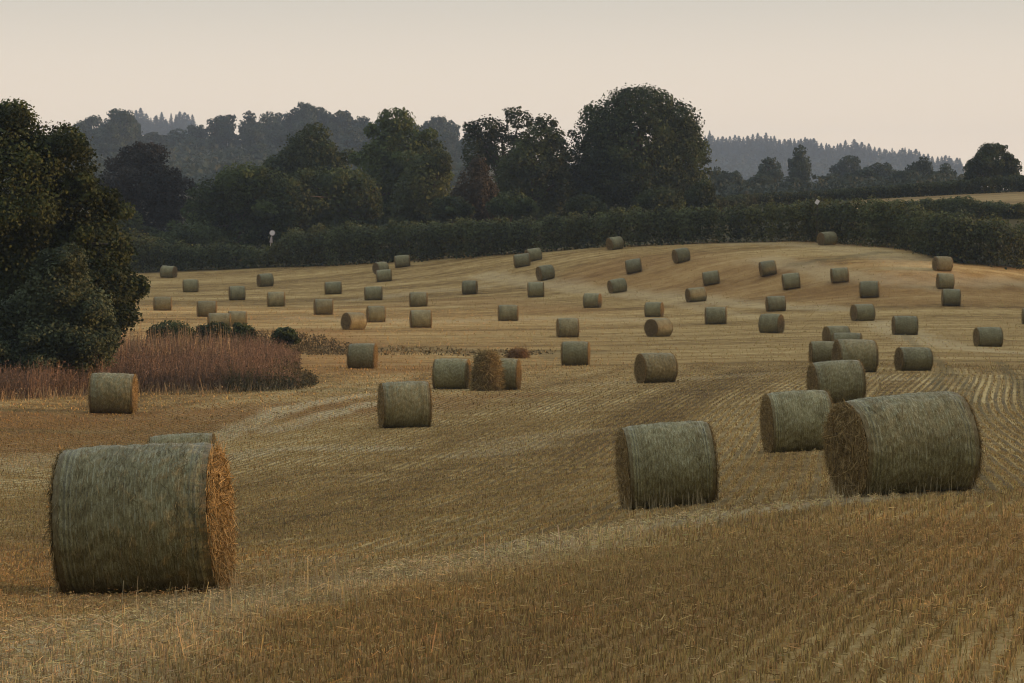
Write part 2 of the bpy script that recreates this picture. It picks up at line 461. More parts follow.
BROWN = [([(-60,415),(60,425),(180,420),(330,408)],5.0,.85),
         ([(-60,450),(60,440),(200,430)],3.0,.85),
         ([(420,403),(470,397),(530,395)],2.0,.7),
         ([(620,268),(760,285),(900,296),(1030,296)],7.0,.6),
         ([(380,306),(470,300),(560,310)],4.0,.45),
         ([(300,330),(360,370),(440,368)],4.0,.6),
         ([(200,683),(450,640),(760,600),(1040,580)],2.6,.42),
         ([(560,600),(800,560),(1040,530)],1.6,.35),
         ([(0,540),(120,600)],2.0,.35)]
PALE = [(gline(p),w,s) for p,w,s in PALE]; DARKT = [(gline(p),w,s) for p,w,s in DARKT]; BROWN = [(gline(p),w,s) for p,w,s in BROWN]
HOLLOW = gline([(300,347),(345,351),(400,349),(455,351),(500,352),(560,352)])
FRONT = gline([(-80,695),(0,676),(120,640),(250,605),(400,582),(520,560),(600,540),(700,525),(830,510),(1060,492)])
EDGE_R = gline([(890,510),(872,430),(880,380),(900,350)])
def _dirn(p, q):
    X,Y = gp([p[0],q[0]],[p[1],q[1]]); v = np.array([X[1]-X[0],Y[1]-Y[0]]); return v/np.linalg.norm(v)
DIRS = [_dirn((0,676),(520,560)),_dirn((590,455),(700,400)),_dirn((990,480),(958,395)),np.array([.985,.17])]
def softd(x): return np.clip(x,0,1)**2*(3-2*np.clip(x,0,1))
def hnoise(X, Y, s, seed=0):
    r = np.random.default_rng(seed); out = 0
    for _ in range(6):
        a = r.uniform(0,2*math.pi); k_ = r.uniform(.5,1.6)/s
        out = out+np.sin(k_*(X*math.cos(a)+Y*math.sin(a))*2*math.pi+r.uniform(0,6.3))
    return out/6
def zone(X, Y):
    Yc = np.maximum(Y,9.5)
    x,y = pix(X,Yc)
    fy = np.interp(X/Yc,FRONT[:,0]/FRONT[:,1],FRONT[:,1])
    z = np.full(X.shape,1)
    ex = np.interp(Y,EDGE_R[:,1],EDGE_R[:,0])
    z[(X>ex)&(Y<112)] = 2
    z[Y>122+3*np.sin(X*.2)] = 3
    z[Y<fy] = 0
    return z, x, y
def paint(X, Y):
    z,x,y = zone(X,Y)
    rc = np.zeros(X.shape); rl = np.zeros(X.shape)
    for k_,d in enumerate(DIRS):
        mk = z==k_
        wob = .5*np.sin(X*.11+Y*.045)*(k_!=0)+ (2.5*np.sin(X*.05)*np.sin(Y*.03) if k_==3 else 0)
        rc = np.where(mk,X*(-d[1])+Y*d[0]+wob,rc); rl = np.where(mk,X*d[0]+Y*d[1],rl)
    jit = 1+.5*hnoise(X,Y,3.0,3)
    pale = np.zeros(X.shape); brown = np.zeros(X.shape); green = np.zeros(X.shape); dark = np.zeros(X.shape)
    for L,w,s in PALE: pale = np.maximum(pale,s*softd(1.5-dist_line(X,Y,L)/(w*jit)))
    for L,w,s in BROWN: brown = np.maximum(brown,s*softd(1.4-dist_line(X,Y,L)/(w*(1+.3*hnoise(X,Y,6.,5)))))
    for L,w,s in DARKT: dark = np.maximum(dark,s*softd(1.5-dist_line(X,Y,L)/(w*jit)))
    green = np.maximum(green,.45*softd(1.5-dist_line(X,Y,HOLLOW)/(3.2*(1+.5*hnoise(X,Y,8.,9)))))
    green = np.maximum(green,dark*.7)
    yh = np.interp(x,XN,YH)
    beyond = softd((yh+1.5-y)/3)*(Y>120)
    strip = ((x>850)&(Y>285)&(Y<352)&(y<212))
    green = np.maximum(green,np.where(strip,.35,beyond))
    pale = np.where(strip,.2,pale)
    brush = ((x<278+10*np.sin(Y*1.3)+6*np.sin(X*2.1))&(Y>84)&(Y<165)&(y>340)&(y<np.interp(x,[-90,0,120,312],[399,397,390,386])))
    green = np.maximum(green,brush*.8)
    rowa = np.choose(z,[.25,.75,1.0,.12])*softd((150-Y)/60)
    return dict(rowc=rc,rowl=rl,pale=pale,brown=brown,green=green,rowa=rowa),z

def build_ground():
    u = np.concatenate([np.linspace(-.6,-.26,30)[:-1],np.linspace(-.26,.26,521),np.linspace(.26,.6,30)[1:]])
    l = np.concatenate([np.linspace(math.log(9.6),math.log(330),620),np.linspace(math.log(330),math.log(3650),150)[1:]])
    rows = np.concatenate([[-60,-30,-10,0,5,8],np.exp(l)])
    Y = np.repeat(rows[:,None],len(u),1); X = u[None]*np.maximum(Y,9.6)
    X = X+np.sign(u)[None]*(np.clip(np.abs(u)-.26,0,1)/.34*130)[None]
    Xf,Yf = X.ravel(),Y.ravel()
    Z = zf(Xf,np.maximum(Yf,9.6))
    att,_ = paint(Xf,np.maximum(Yf,9.6))
    nr,nc = X.shape
    i = np.arange(nr-1)[:,None]*nc+np.arange(nc-1)[None]
    Q = np.stack([i,i+1,i+nc+1,i+nc],-1).reshape(-1,4)
    me = mesh_from('ground',np.stack([Xf,Yf,Z],1),Q,M_ground,extra=att)
    tag(link('ground',me),kind='structure')
build_ground()

# ------------------------------------------------------------------ stubble
def build_stubble():
    acc = Acc(); rng = np.random.default_rng(21)
    # (Y0, Y1, stalks per m2, width m, height m, row snap)
    for (Y0,Y1,den,wd,ht,sp) in ((7.6,26,2300,.0055,.062,.15),(26,48,560,.009,.08,.24),(48,80,150,.015,.09,.24),(80,125,24,.030,.11,.30),(125,290,4,.05,.10,.6)):
        area = .215*(Y1**2-Y0**2); n = int(area*den)
        Y = np.sqrt(rng.uniform(Y0**2,Y1**2,n)); X = rng.uniform(-.215,.215,n)*Y
        a,z = paint(X,Y)
        d = np.array(DIRS)[z]
        s = (np.round(a['rowc']/sp)*sp-a['rowc'])+rng.normal(0,.022,n)*(sp/.15)
        snap = rng.uniform(size=n)<np.choose(z,[.85,.9,.95,.4])
        s = np.where(snap,s,0)
        X = X-d[:,1]*s; Y = Y+d[:,0]*s
        x,y = pix(X,Y)
        keep = (a['green']<rng.uniform(.1,.8,n))&(y>np.interp(x,XN,YH)+1)
        clump = hnoise(X,Y,.9,31)*.6+hnoise(X,Y,.33,32)*.4
        keep &= rng.uniform(size=n)<np.clip(.75+clump*.6,.25,1)
        X,Y,z,clump = X[keep],Y[keep],z[keep],clump[keep]
        pale,brown = a['pale'][keep],a['brown'][keep]; n = len(X)
        lying = rng.uniform(size=n)<(np.choose(z,[.07,.08,.07,.2])+.3*pale)
        el = np.where(lying,rng.uniform(.02,.35,n),rng.normal(1.42,.16,n)); az = rng.uniform(0,2*math.pi,n)
        D = np.stack([np.cos(el)*np.cos(az),np.cos(el)*np.sin(az),np.sin(el)],1)
        h = ht*rng.uniform(.45,1.25,n)*(1+.45*pale+.35*clump)*np.where(lying,1.05,1)*np.choose(z,[1.0,.6,.55,.8])
        near = np.full(n,9.)
        for bx,by,bD,bL,byaw in BPOS[::-1][:14]:
            dx,dy = X-bx,Y-by; ax = dx*math.cos(byaw)+dy*math.sin(byaw); ac = -dx*math.sin(byaw)+dy*math.cos(byaw)
            near = np.minimum(near,np.maximum(np.abs(ax)-bL*.55,np.abs(ac+.35)-.95))
        h = h*np.clip(.6+near*1.2,.6,1)
        tall = (rng.uniform(size=n)<.0018*(1+5*pale))&(Y<60); h = np.where(tall,h*rng.uniform(1.8,3.4,n),h)
        base = np.array([.50,.345,.145])*(1-brown[:,None])+np.array([.35,.228,.092])*brown[:,None]
        base = base*(1-.75*pale[:,None])+np.array([.66,.52,.29])*.75*pale[:,None]
        br = (1+(rng.uniform(.35,1.3,n)-1)*np.where(Y>125,.3,1))[:,None]*(1+.30*clump[:,None])
        colr = base*br*(1+rng.normal(0,.06,(n,3)))
        P = np.stack([X,Y,zf(X,Y)-.01+np.where(lying,rng.uniform(.015,.07,n),0)],1)
        V,Q = blades(P,D,wd*rng.uniform(.7,1.3,n),h,rng,taper=.7)
        acc.add(V,Q,np.clip(colr,.01,.8))
    tag(link('straw_stubble',acc.mesh('straw_stubble',M_stub)),'short cut straw stubble and loose straw covering the field','stubble',kind='stuff')

# ------------------------------------------------------------------ bales
LEN, DIA = 1.42, 1.25
def straw_cols(n, rng, warm=1.0):
    t = rng.uniform(0,1,n)[:,None]
    c = np.array([.17,.125,.06])*(1-t)+np.array([.50,.40,.22])*t
    return np.clip(c*rng.uniform(.6,1.15,n)[:,None],.01,.8)
def bale_meshes(seed):
    rng = np.random.default_rng(seed); R = DIA/2
    na,nx = 112,40
    A = np.linspace(0,2*math.pi,na,endpoint=False); Xs = np.linspace(-LEN/2,LEN/2,nx)
    ph = rng.uniform(0,6.3,12)
    def rad(a,x):
        t = 2*x/LEN
        r = R*(1-.035*np.abs(t)**6-.012*t*t)
        r = r+.010*np.sin(2*a+ph[0]+x*1.1)+.007*np.sin(3*a+ph[1]-x*2)+.006*np.sin(9*a+ph[2]+x*5)*np.sin(x*7+ph[3])
        r = r+.005*np.sin(23*a+ph[4]+3*np.sin(x*9))+.004*np.sin(x*38+ph[5]+2*np.sin(a*5))
        return r
    def pt(a,x,dr=0.0):
        r = rad(a,x)+dr
        y = r*np.sin(a)*1.01; z = R+r*np.cos(a)
        z = np.where(z<.10,.10-(.10-z)*.35,z)-.055             # squashed where it sits
        return np.stack([x+np.zeros_like(a),y,z],-1)
    AA,XX = np.meshgrid(A,Xs)
    V = pt(AA,XX).reshape(-1,3)
    seam = []
    i = np.arange(nx-1)[:,None]*na+np.arange(na)[None]; j = np.arange(nx-1)[:,None]*na+(np.arange(na)[None]+1)%na
    Q = np.stack([i,j,j+na,i+na],-1).reshape(-1,4)
    uv = np.stack([XX.ravel(),(np.abs(AA.ravel()-math.pi))*R],1)
    # short straws caught in the net
    n = 5200; a = rng.uniform(0,2*math.pi,n); x = rng.uniform(-.49,.49,n)*LEN
    x = np.where((np.abs(x)>.545)&(np.abs(x)<.62),x*.8,x)
    P = pt(a,x,.004); tang = unit(pt(a+.05,x)-pt(a-.05,x)); nrm = unit(P-np.stack([x,0*x,0*x+R],-1))
    ax = np.array([1.,0,0])
    D = unit(tang*rng.normal(1,.3,n)[:,None]*rng.choice([-1,1],n)[:,None]+ax*rng.normal(0,.45,n)[:,None]+nrm*np.abs(rng.normal(0,.14,n))[:,None])
    Vb,Qb = blades(P,D,rng.uniform(.003,.0055,n),rng.uniform(.03,.10,n),rng,side=np.cross(D,nrm)+.35*rdir(n,rng))
    cb = straw_cols(n,rng)*np.array([.70,.75,.72])
    Vw = np.concatenate([V,Vb])
    cols = np.concatenate([np.full((len(V),3),.3),np.repeat(cb,4,0)])
    uvw = np.concatenate([uv,np.zeros((len(Vb),2))])
    wrap = mesh_from('net_wrap',Vw,[Q,Qb+len(V)],[M_wrap,M_straw],midx=[0]*len(Q)+[1]*len(Qb),cols=cols,uv=uvw)
    ends = []
    for sgn in (-1,1):
        nr = 16; rr = np.linspace(0,1,nr)
        G = []
        for k_,q in enumerate(rr):
            a = A; e = pt(a,np.full(na,sgn*LEN/2*.995))
            c = np.array([0,0,R-.03])
            p = e.copy(); p[:,1:] = c[1:]+(e[:,1:]-c[1:])*max(q,.01)
            bulge = .045*(1-q**3)+.018*np.sin(q*21+ph[6])+.015*np.sin(a*4+q*9+ph[7])*q+.012*rng.normal(size=na)
            p[:,0] += sgn*np.where(q>.97,0,bulge)
            G.append(p)
        G = np.concatenate(G)
        i = np.arange(nr-1)[:,None]*na+np.arange(na)[None]; j = np.arange(nr-1)[:,None]*na+(np.arange(na)[None]+1)%na
        Qe = np.stack([i,j,j+na,i+na],-1).reshape(-1,4)
        n = 5200; q = np.sqrt(rng.uniform(0,1,n)); q[:1500] = rng.uniform(.88,1.0,1500); a = rng.uniform(0,2*math.pi,n)
        e = pt(a,np.full(n,sgn*LEN/2*.995)); c = np.array([0,0,R-.03])
        P = e.copy(); P[:,1:] = c[1:]+(e[:,1:]-c[1:])*q[:,None]; P[:,0] += sgn*(.035*(1-q**3)+.01+rng.uniform(-.01,.02,n))
        tg = np.stack([0*a,np.cos(a),-np.sin(a)],1); rd_ = np.stack([0*a,np.sin(a),np.cos(a)],1)
        D = unit(tg*rng.normal(0,1.,n)[:,None]+rd_*rng.normal(0,.6,n)[:,None]+np.array([sgn,0,0])*np.abs(rng.normal(.06,.2,n))[:,None]+np.array([0,0,-.35]))
        Ls = rng.uniform(.05,.16,n)*np.where(q>.9,.7,1)
        Vb,Qb = blades(P,D,rng.uniform(.0045,.009,n),Ls,rng)
        Vb[:,2] = np.maximum(Vb[:,2],-.02)
        cb = straw_cols(n,rng)*np.array([1.02,.95,.82])
        ends.append(mesh_from('straw_end',np.concatenate([G,Vb]),[Qe,Qb+len(G)],[M_end,M_straw],midx=[0]*len(Qe)+[1]*len(Qb),
                    cols=np.concatenate([np.full((len(G),3),.3),np.repeat(cb,4,0)])))
    return wrap,ends
PROTO = []
for s in (1,2,3,4):
    w_,e_ = bale_meshes(s)
    PROTO.append((w_,e_))
def new_bale(p):
    r = empty('straw_bale',(0,0,0))
    link('net_wrap',p[0],r); link('straw_end',p[1][0],r); link('straw_end',p[1][1],r)
    return r
BPOS = []
ROLL = {64:3.5,67:-1.0,26:3,57:3,59:1.5,38:3,32:4,0:-3,65:2}
firsts = [new_bale(p) for p in PROTO]
def copy_bale(o):
    r = o.copy(); COL.objects.link(r)
    for ch in o.children:
        c = ch.copy(); COL.objects.link(c); c.parent = r
    return r
for k_,(x0,x1,yt,yb,fw,lab) in enumerate(BALES):
    o = firsts[k_] if k_<len(firsts) else copy_bale(firsts[k_%len(firsts)])
    h = yb-yt; w = x1-x0; cx = (x0+x1)/2
    X,Y = gp(cx,yb); X = float(X[0]); Y = float(Y[0])
    D = h*Y/F; D = min(max(D,1.25*.84),1.25*1.2)
    st = min(max(abs(fw)/h,0),.85); t = math.asin(st)
    L = (w/h-st)/math.cos(t)*D; L = min(max(L,.98*D),1.3*D)
    L *= .955
    yaw = -math.atan(X/Y)+(-t if fw>0 else t)
    Yc = Y-.12
    X = X*Yc/Y
    ux = np.array([math.cos(yaw),math.sin(yaw)])
    za,zb = zf([X-ux[0]*.6*L,X+ux[0]*.6*L],[Yc-ux[1]*.6*L,Yc+ux[1]*.6*L])
    tilt = .6*math.atan2(zb-za,1.2*L)+math.radians(ROLL.get(k_,0))
    z = float(zf([X],[Yc])[0])
    flip = (k_//4)%2
    o.location = (X,Yc,z-.02)
    o.rotation_mode = 'XYZ'
    M = Matrix.Rotation(yaw,4,'Z')@Matrix.Rotation(-tilt,4,'Y')
    if flip: M = M@Matrix.Rotation(math.pi,4,'Z')
    o.rotation_euler = M.to_euler('XYZ')
    o.scale = (L/LEN,D/DIA,D/DIA)
    BPOS.append((X,Yc,D,L,yaw))
    tag(o,lab,'straw bale','round straw bales on the stubble field')

build_stubble()

# loose straw heaped against one bale, and a low heap in the hollow
def straw_heap(name, label, px, py, wid, hgt, dep, n, seed, warm):
    rng = np.random.default_rng(seed)
    X,Y = gp(px,py); X,Y = float(X[0]),float(Y[0]); z = float(zf([X],[Y])[0])
    acc = Acc()
    # inner mound
    na,nl = 28,12; V = []
    for i in range(nl):
        v = i/(nl-1)*math.pi/2
        for a in np.linspace(0,2*math.pi,na,endpoint=False):
            r = math.cos(v)**.62 if i<nl-1 else 0.02
            k_ = 1+.10*math.sin(3*a+seed+4*v)+.06*math.sin(7*a+9*v)
            V.append((wid/2*r*k_*math.cos(a)*.93,dep/2*r*k_*math.sin(a)*.93,hgt*.95*math.sin(v)*(1+.03*math.sin(5*a))-.03))
    V = np.array(V); i = np.arange(nl-1)[:,None]*na+np.arange(na)[None]; j = np.arange(nl-1)[:,None]*na+(np.arange(na)[None]+1)%na
    Q = np.stack([i,j,j+na,i+na],-1).reshape(-1,4)
    acc.add(V,Q,np.array([.16,.11,.05])*warm)
    v = np.arcsin(rng.uniform(0,1,n)); a = rng.uniform(0,2*math.pi,n); r = np.cos(v)**.62
    P = np.stack([wid/2*r*np.cos(a),dep/2*r*np.sin(a),hgt*np.sin(v)],1)
    N = unit(P/np.array([wid,dep,hgt*1.3])); D = unit(N*.3+rdir(n,rng)+np.array([0,0,-.5]))
    Vb,Qb = blades(P,D,rng.uniform(.012,.022,n),rng.uniform(.10,.28,n),rng)
    Vb[:,2] = np.maximum(Vb[:,2],0)
    acc.add(Vb,Qb,straw_cols(n,rng)*np.array([.92,.86,.74])*warm)
    o = link(name,acc.mesh(name,M_straw)); o.location = (X,Y,z)
    tag(o,label,'straw heap')
straw_heap('straw_heap','tall heap of loose straw against the left end of an orange-ended bale',487,390.5,1.12,1.5,.95,4600,3,np.array([1.05,1.10,1.10]))
straw_heap('straw_heap','low reddish heap of old straw in the hollow behind the heaped bale',518,358,1.1,.5,1.0,900,4,np.array([.8,.62,.52]))

# ------------------------------------------------------------------ vegetation
PAL = {'oak':((.018,.024,.010),(.068,.078,.030)),'dark':((.020,.028,.013),(.062,.076,.032)),'green':((.026,.038,.014),(.098,.118,.044)),
       'olive':((.028,.036,.014),(.092,.102,.042)),'copper':((.021,.021,.019),(.044,.042,.036)),'red':((.032,.028,.018),(.070,.058,.036)),
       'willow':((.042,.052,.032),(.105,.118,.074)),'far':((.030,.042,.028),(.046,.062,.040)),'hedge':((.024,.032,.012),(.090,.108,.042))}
def crown_points(ells, n, rng, sub=.30, seedlobes=26, core=.72):
    """sample leaf positions in lobes spread over ellipsoids (cx,cy,cz,rx,ry,rz)"""
    ells = np.array(ells,float)
    wgt = (ells[:,3]*ells[:,5])**1.0; wgt /= wgt.sum()
    lobes = []
    for e,w in zip(ells,wgt):
        m = max(4,int(round(seedlobes*w*1.0)))
        d = rdir(m,rng); r = rng.uniform(.45,.92,m)[:,None]
        d[:,2] = np.where(d[:,2]<-.55,d[:,2]*.5,d[:,2])
        c = e[:3]+d*r*e[3:]*(1-sub*.45)
        s = sub*rng.uniform(.65,1.25,m)*min(e[3],e[5])
        sz = np.stack([s*1.15,s*1.15,s*.85],1)
        lobes.append(np.concatenate([c,sz],1))
        lobes.append(np.concatenate([e[:3],e[3:]*core])[None])
    Lb = np.concatenate(lobes)
    core = np.isclose(Lb[:,5:6],0)[:,0]
    ww = (Lb[:,3]*Lb[:,5]); ww = ww/ww.sum()
    idx = rng.choice(len(Lb),n,p=ww)
    d = rdir(n,rng); r = rng.uniform(.35,1.0,n)**.5
    P = Lb[idx,:3]+d*r[:,None]*Lb[idx,3:]*(1+rng.normal(0,.07,n))[:,None]
    lob_b = rng.uniform(.0,1.0,len(Lb))[idx]
    return P,d,lob_b
def leaf_mesh(name, ells, n, size, pal, rng, **kw):
    P,d,lb = crown_points(ells,n,rng,**kw)
    N = unit(d*.7+rdir(n,rng)*.8+np.array([0,0,.35]))
    V,Q = leaves(P,N,size*rng.uniform(.6,1.35,n),rng)
    c0,c1 = map(np.array,PAL[pal]); c0 = c0*1.0; c1 = c1*1.32; t = np.clip(.75*lb+.28*rng.uniform(0,1,n)-.12,0,1)[:,None]
    c = (c0*(1-t)+c1*t)*rng.uniform(.88,1.12,n)[:,None]*(np.array([.90,1.0,.86]) if pal not in ('red','copper') else 1.0)
    return mesh_from(name,V,Q,M_leaf,cols=np.repeat(c,4,0),smooth=False)
def trunk_mesh(h, r, ells, rng, nl=7):
    acc = Acc()
    ells = np.array(ells); top = ells[:,2].max()
    path = [(0,0,-.3),(0,0,h*.15),(rng.normal(0,.03)*h,0,h*.45),(rng.normal(0,.03)*h,rng.normal(0,.03)*h,top*.78)]
    V,Q = tube(path,[r*1.35,r,r*.8,r*.22],9); acc.add(V,Q)
    for _ in range(nl):
        e = ells[rng.integers(len(ells))]
        d = rdir(1,rng)[0]; d[2] = abs(d[2])*.6
        end = e[:3]+d*e[3:]*.8
        b = np.array([0,0,h*rng.uniform(.25,.6)])
        mid = (b+end)/2+np.array([0,0,.06*h])*rng.uniform(-.5,1)
        V,Q = tube([b,mid,end],[r*.45,r*.28,r*.07],6); acc.add(V,Q)
    return acc.mesh('trunk',M_bark,True)
def tree(name, label, cat, cx, d, ells_px, ground_y, n, size, pal, seed, group=None, r=None, skirt=True, grow=1.13, **kw):
    """ells_px: (x,y,rx,ry) in photo pixels at distance d -> metres, own depth"""
    rng = np.random.default_rng(seed)
    X,Y,z = at(cx,d)
    k_ = d/F; E = []
    for (ex,ey,rx,ry) in ells_px:
        E.append(((ex-cx)*k_,rng.normal(0,.15)*rx*k_,(HZ-ey)*k_-z,rx*k_*grow,max(rx,ry)*k_*.9,ry*k_*grow))
    root = empty(name,(X,Y,z)); tag(root,label,cat,group)
    htop = max(e[2]+e[5] for e in E)
    if skirt:
        xl = min(e[0]-e[3] for e in E); xr = max(e[0]+e[3] for e in E)
        for q in (-.26,.02,.27): E.append(((xl+xr)/2+q*(xr-xl),rng.normal(0,.4),htop*rng.uniform(.2,.27),(xr-xl)*.24,(xr-xl)*.24,htop*rng.uniform(.2,.27)))
    link('trunk',trunk_mesh(htop,r or max(.12,htop*.028),E,rng),root)
    link('crown',leaf_mesh('crown',E,int(n*2.2),size*.65,pal,rng,**kw),root)
    return root

# big oak and willow at the left
tree('oak_tree','big dark oak filling the left edge of the picture','tree',40,112,
     [(10,190,80,88),(-30,160,60,60),(55,170,52,58),(75,215,50,50),(95,255,48,55),(30,270,75,70),(112,290,36,32),(66,140,22,22),(105,200,22,18),(118,250,20,16),(140,284,14,12),(10,130,40,30),(8,116,32,16),(-60,260,60,80),(96,300,44,45),(70,325,60,40),(0,330,70,40),(-70,340,60,40)],350,90000,.14,'oak',101,r=.42,sub=.21,seedlobes=230)
tree('willow_shrub','grey-green willow shrub in front of the big left oak','shrub',62,100,
     [(60,295,40,52),(30,318,36,42),(92,318,28,38),(70,262,22,26),(0,328,40,32),(108,335,16,22),(60,335,60,28),(48,270,16,20)],352,26000,.11,'willow',102,r=.09,sub=.3,seedlobes=60)

# trees beyond the hedge
tree('copper_beech','dark purple copper beech right behind the left oak','tree',138,330,
     [(138,192,50,44),(112,200,30,36),(168,200,26,34),(140,165,30,22)],250,15000,.34,'copper',111,sub=.24,seedlobes=50)
tree('bushy_tree','low pale green bushy tree between copper beech and hedge','tree',128,305,
     [(128,224,20,20),(150,238,16,14),(110,240,18,16)],255,4500,.27,'olive',112,seedlobes=20)
tree('broad_tree','broad green-topped tree left of the road sign','tree',238,300,
     [(240,203,50,44),(208,210,28,38),(275,203,32,44),(244,182,34,24),(205,230,26,24)],262,16000,.31,'green',113,sub=.24,seedlobes=56)
tree('dark_tree','tall dark tree behind and right of the broad green-topped one','tree',308,340,
     [(308,168,38,44),(288,182,32,40),(332,182,26,40),(307,146,28,20)],250,12000,.34,'dark',114,sub=.25,seedlobes=46)
tree('rounded_tree','rounded tree with a sunlit right shoulder above the hedge bend','tree',340,304,
     [(335,200,42,42),(300,205,30,40),(362,196,24,28),(350,182,22,18),(318,220,28,28),(372,208,14,18)],255,13000,.31,'olive',115,sub=.26,seedlobes=46)
tree('tall_tree','tall pointed green tree in the middle of the tree line','tree',402,332,
     [(400,150,36,36),(385,165,32,40),(425,165,30,40),(396,122,24,18),(372,130,10,10),(412,190,40,40)],250,18000,.34,'green',116,sub=.22,seedlobes=70)
tree('bushy_tree','lighter bushy tree in front of the tall pointed one','tree',425,312,
     [(425,188,32,40),(410,200,24,32),(438,165,18,20),(432,210,28,28)],248,9500,.31,'olive',117,sub=.25,seedlobes=36)
tree('reddish_tree','reddish brown tree at the middle of the tree line','tree',475,296,
     [(475,190,24,32),(468,205,24,28),(486,200,18,28),(478,168,12,14)],246,7000,.29,'red',118,sub=.26,seedlobes=30)
tree('airy_tree','tall airy tree with thin gappy top left of the great oak','tree',505,342,
     [(488,130,26,18),(500,150,34,28),(520,120,18,12),(474,150,16,30),(545,125,16,14),(512,112,12,7),(555,140,16,16)],245,8500,.31,'dark',119,sub=.27,seedlobes=60)
tree('leaning_tree','green tree with lit right side, touching the great oak','tree',535,318,
     [(532,165,32,36),(515,180,28,38),(555,160,20,32),(540,140,24,20),(530,205,38,28),(562,185,14,28)],243,15000,.32,'olive',120,sub=.23,seedlobes=64)
tree('great_oak','huge round-crowned dark oak standing tallest on the horizon','tree',640,322,
     [(638,148,60,58),(600,158,36,44),(678,158,34,44),(638,106,40,22),(606,122,30,24),(674,122,30,24),(640,98,24,13),(590,112,8,8),(688,140,16,18),(640,180,66,30),(698,150,12,14),(704,160,8,5),(690,186,22,22),(585,180,22,30)],240,38000,.30,'dark',121,r=.6,sub=.17,seedlobes=260,core=.86)
for i,(bx,by,rx,ry,d,pal,lab) in enumerate([
    (195,238,34,22,292,'dark','dark low bush under the broad tree, left of the road sign'),
    (165,248,30,20,290,'hedge','dark low bush just above the leftmost far bale'),
    (512,204,26,15,288,'dark','dark bush under the leaning tree'),
    (585,205,22,13,286,'hedge','bush at the left foot of the great oak'),
    (660,198,26,14,286,'olive','pale bush at the right foot of the great oak'),
    (700,196,18,16,300,'dark','dark bush right of the great oak above the hedge'),
    (452,208,22,15,290,'dark','dark bush under the reddish tree')]):
    tree('hedgerow_bush',lab,'bush',bx,d,[(bx,by,rx,ry),(bx-rx*.5,by+4,rx*.6,ry*.8),(bx+rx*.5,by+4,rx*.6,ry*.8)],by+ry,3200,.26,pal,140+i,r=.08,seedlobes=20)
tree('field_tree','round bushy tree alone on the skyline at the far right','tree',993,385,
     [(993,162,25,19),(976,170,15,12),(1010,168,14,14),(992,150,17,9),(982,178,20,10),(1006,178,18,10)],185,9000,.30,'dark',131,sub=.22,seedlobes=50)

# woodland trees on the far slopes: four crowns reused
LIB = []
for s in range(5):
    rng = np.random.default_rng(300+s)
    E = [(0,0,.60,.42,.42,.36),(-.22,.05,.5,.3,.3,.28),(.24,-.05,.52,.28,.3,.3),(.02,0,.82,.26,.26,.16),(-.12,0,.3,.36,.34,.22)]
    E = [tuple(np.array(e)*rng.uniform(.88,1.12,6)) for e in E]
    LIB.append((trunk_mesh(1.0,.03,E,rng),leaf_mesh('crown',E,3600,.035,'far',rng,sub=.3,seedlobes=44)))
def lib_tree(name, x, d, top_y, wpx, k_, label, group, rot):
    X,Y,z = at(x,d); H = (HZ-top_y)*d/F-z
    H = max(H,4.0)
    W = wpx*d/F/.95
    r = empty(name,(X,Y,z)); r.scale = (W,W,H); r.rotation_euler = (0,0,rot)
    link('trunk',LIB[k_][0],r); link('crown',LIB[k_][1],r)
    tag(r,label,'tree',group)
rng = np.random.default_rng(77)
SKY_L = [(60,128),(80,118),(105,110),(122,105),(140,116),(150,130),(165,138),(180,126),(195,117),(225,112),(255,108),(285,110),(305,99),(318,102),(345,106),(368,116),(395,112),(420,113),(440,114),(460,121),(480,128)]
i = 0
for row,(d,off,stp) in enumerate(((1260,0,21),(1170,14,24),(1080,32,27),(990,50,28))):
    x = 70+row*7.0
    while x<485:
        ty = np.interp(x,[p[0] for p in SKY_L],[p[1] for p in SKY_L])+off+rng.uniform(-2,6)
        lib_tree('woodland_tree',x+rng.uniform(-5,5),d+rng.uniform(-20,20),ty,rng.uniform(30,48),int(rng.integers(5)),
                 'hazy broadleaf tree in the wood on the left hillside','broadleaf trees of the left hillside wood',rng.uniform(0,6.3))
        x += stp*rng.uniform(.8,1.2)
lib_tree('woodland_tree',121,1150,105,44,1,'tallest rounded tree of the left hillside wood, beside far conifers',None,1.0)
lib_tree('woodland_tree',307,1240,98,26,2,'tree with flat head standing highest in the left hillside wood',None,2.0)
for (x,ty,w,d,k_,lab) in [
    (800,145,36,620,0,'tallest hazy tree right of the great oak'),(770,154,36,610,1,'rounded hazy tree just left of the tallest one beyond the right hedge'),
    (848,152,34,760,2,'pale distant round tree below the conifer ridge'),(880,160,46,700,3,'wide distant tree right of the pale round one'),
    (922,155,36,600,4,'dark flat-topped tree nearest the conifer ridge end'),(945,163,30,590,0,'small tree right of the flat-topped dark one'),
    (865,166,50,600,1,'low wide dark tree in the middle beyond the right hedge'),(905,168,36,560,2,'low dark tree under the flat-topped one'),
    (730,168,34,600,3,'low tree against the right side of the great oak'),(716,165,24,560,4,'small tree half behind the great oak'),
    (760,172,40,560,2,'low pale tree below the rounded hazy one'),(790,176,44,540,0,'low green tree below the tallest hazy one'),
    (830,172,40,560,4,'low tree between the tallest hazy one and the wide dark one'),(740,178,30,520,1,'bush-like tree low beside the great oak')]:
    lib_tree('woodland_tree',x,d,ty,w,k_,lab,None,float(rng.uniform(0,6.3)))

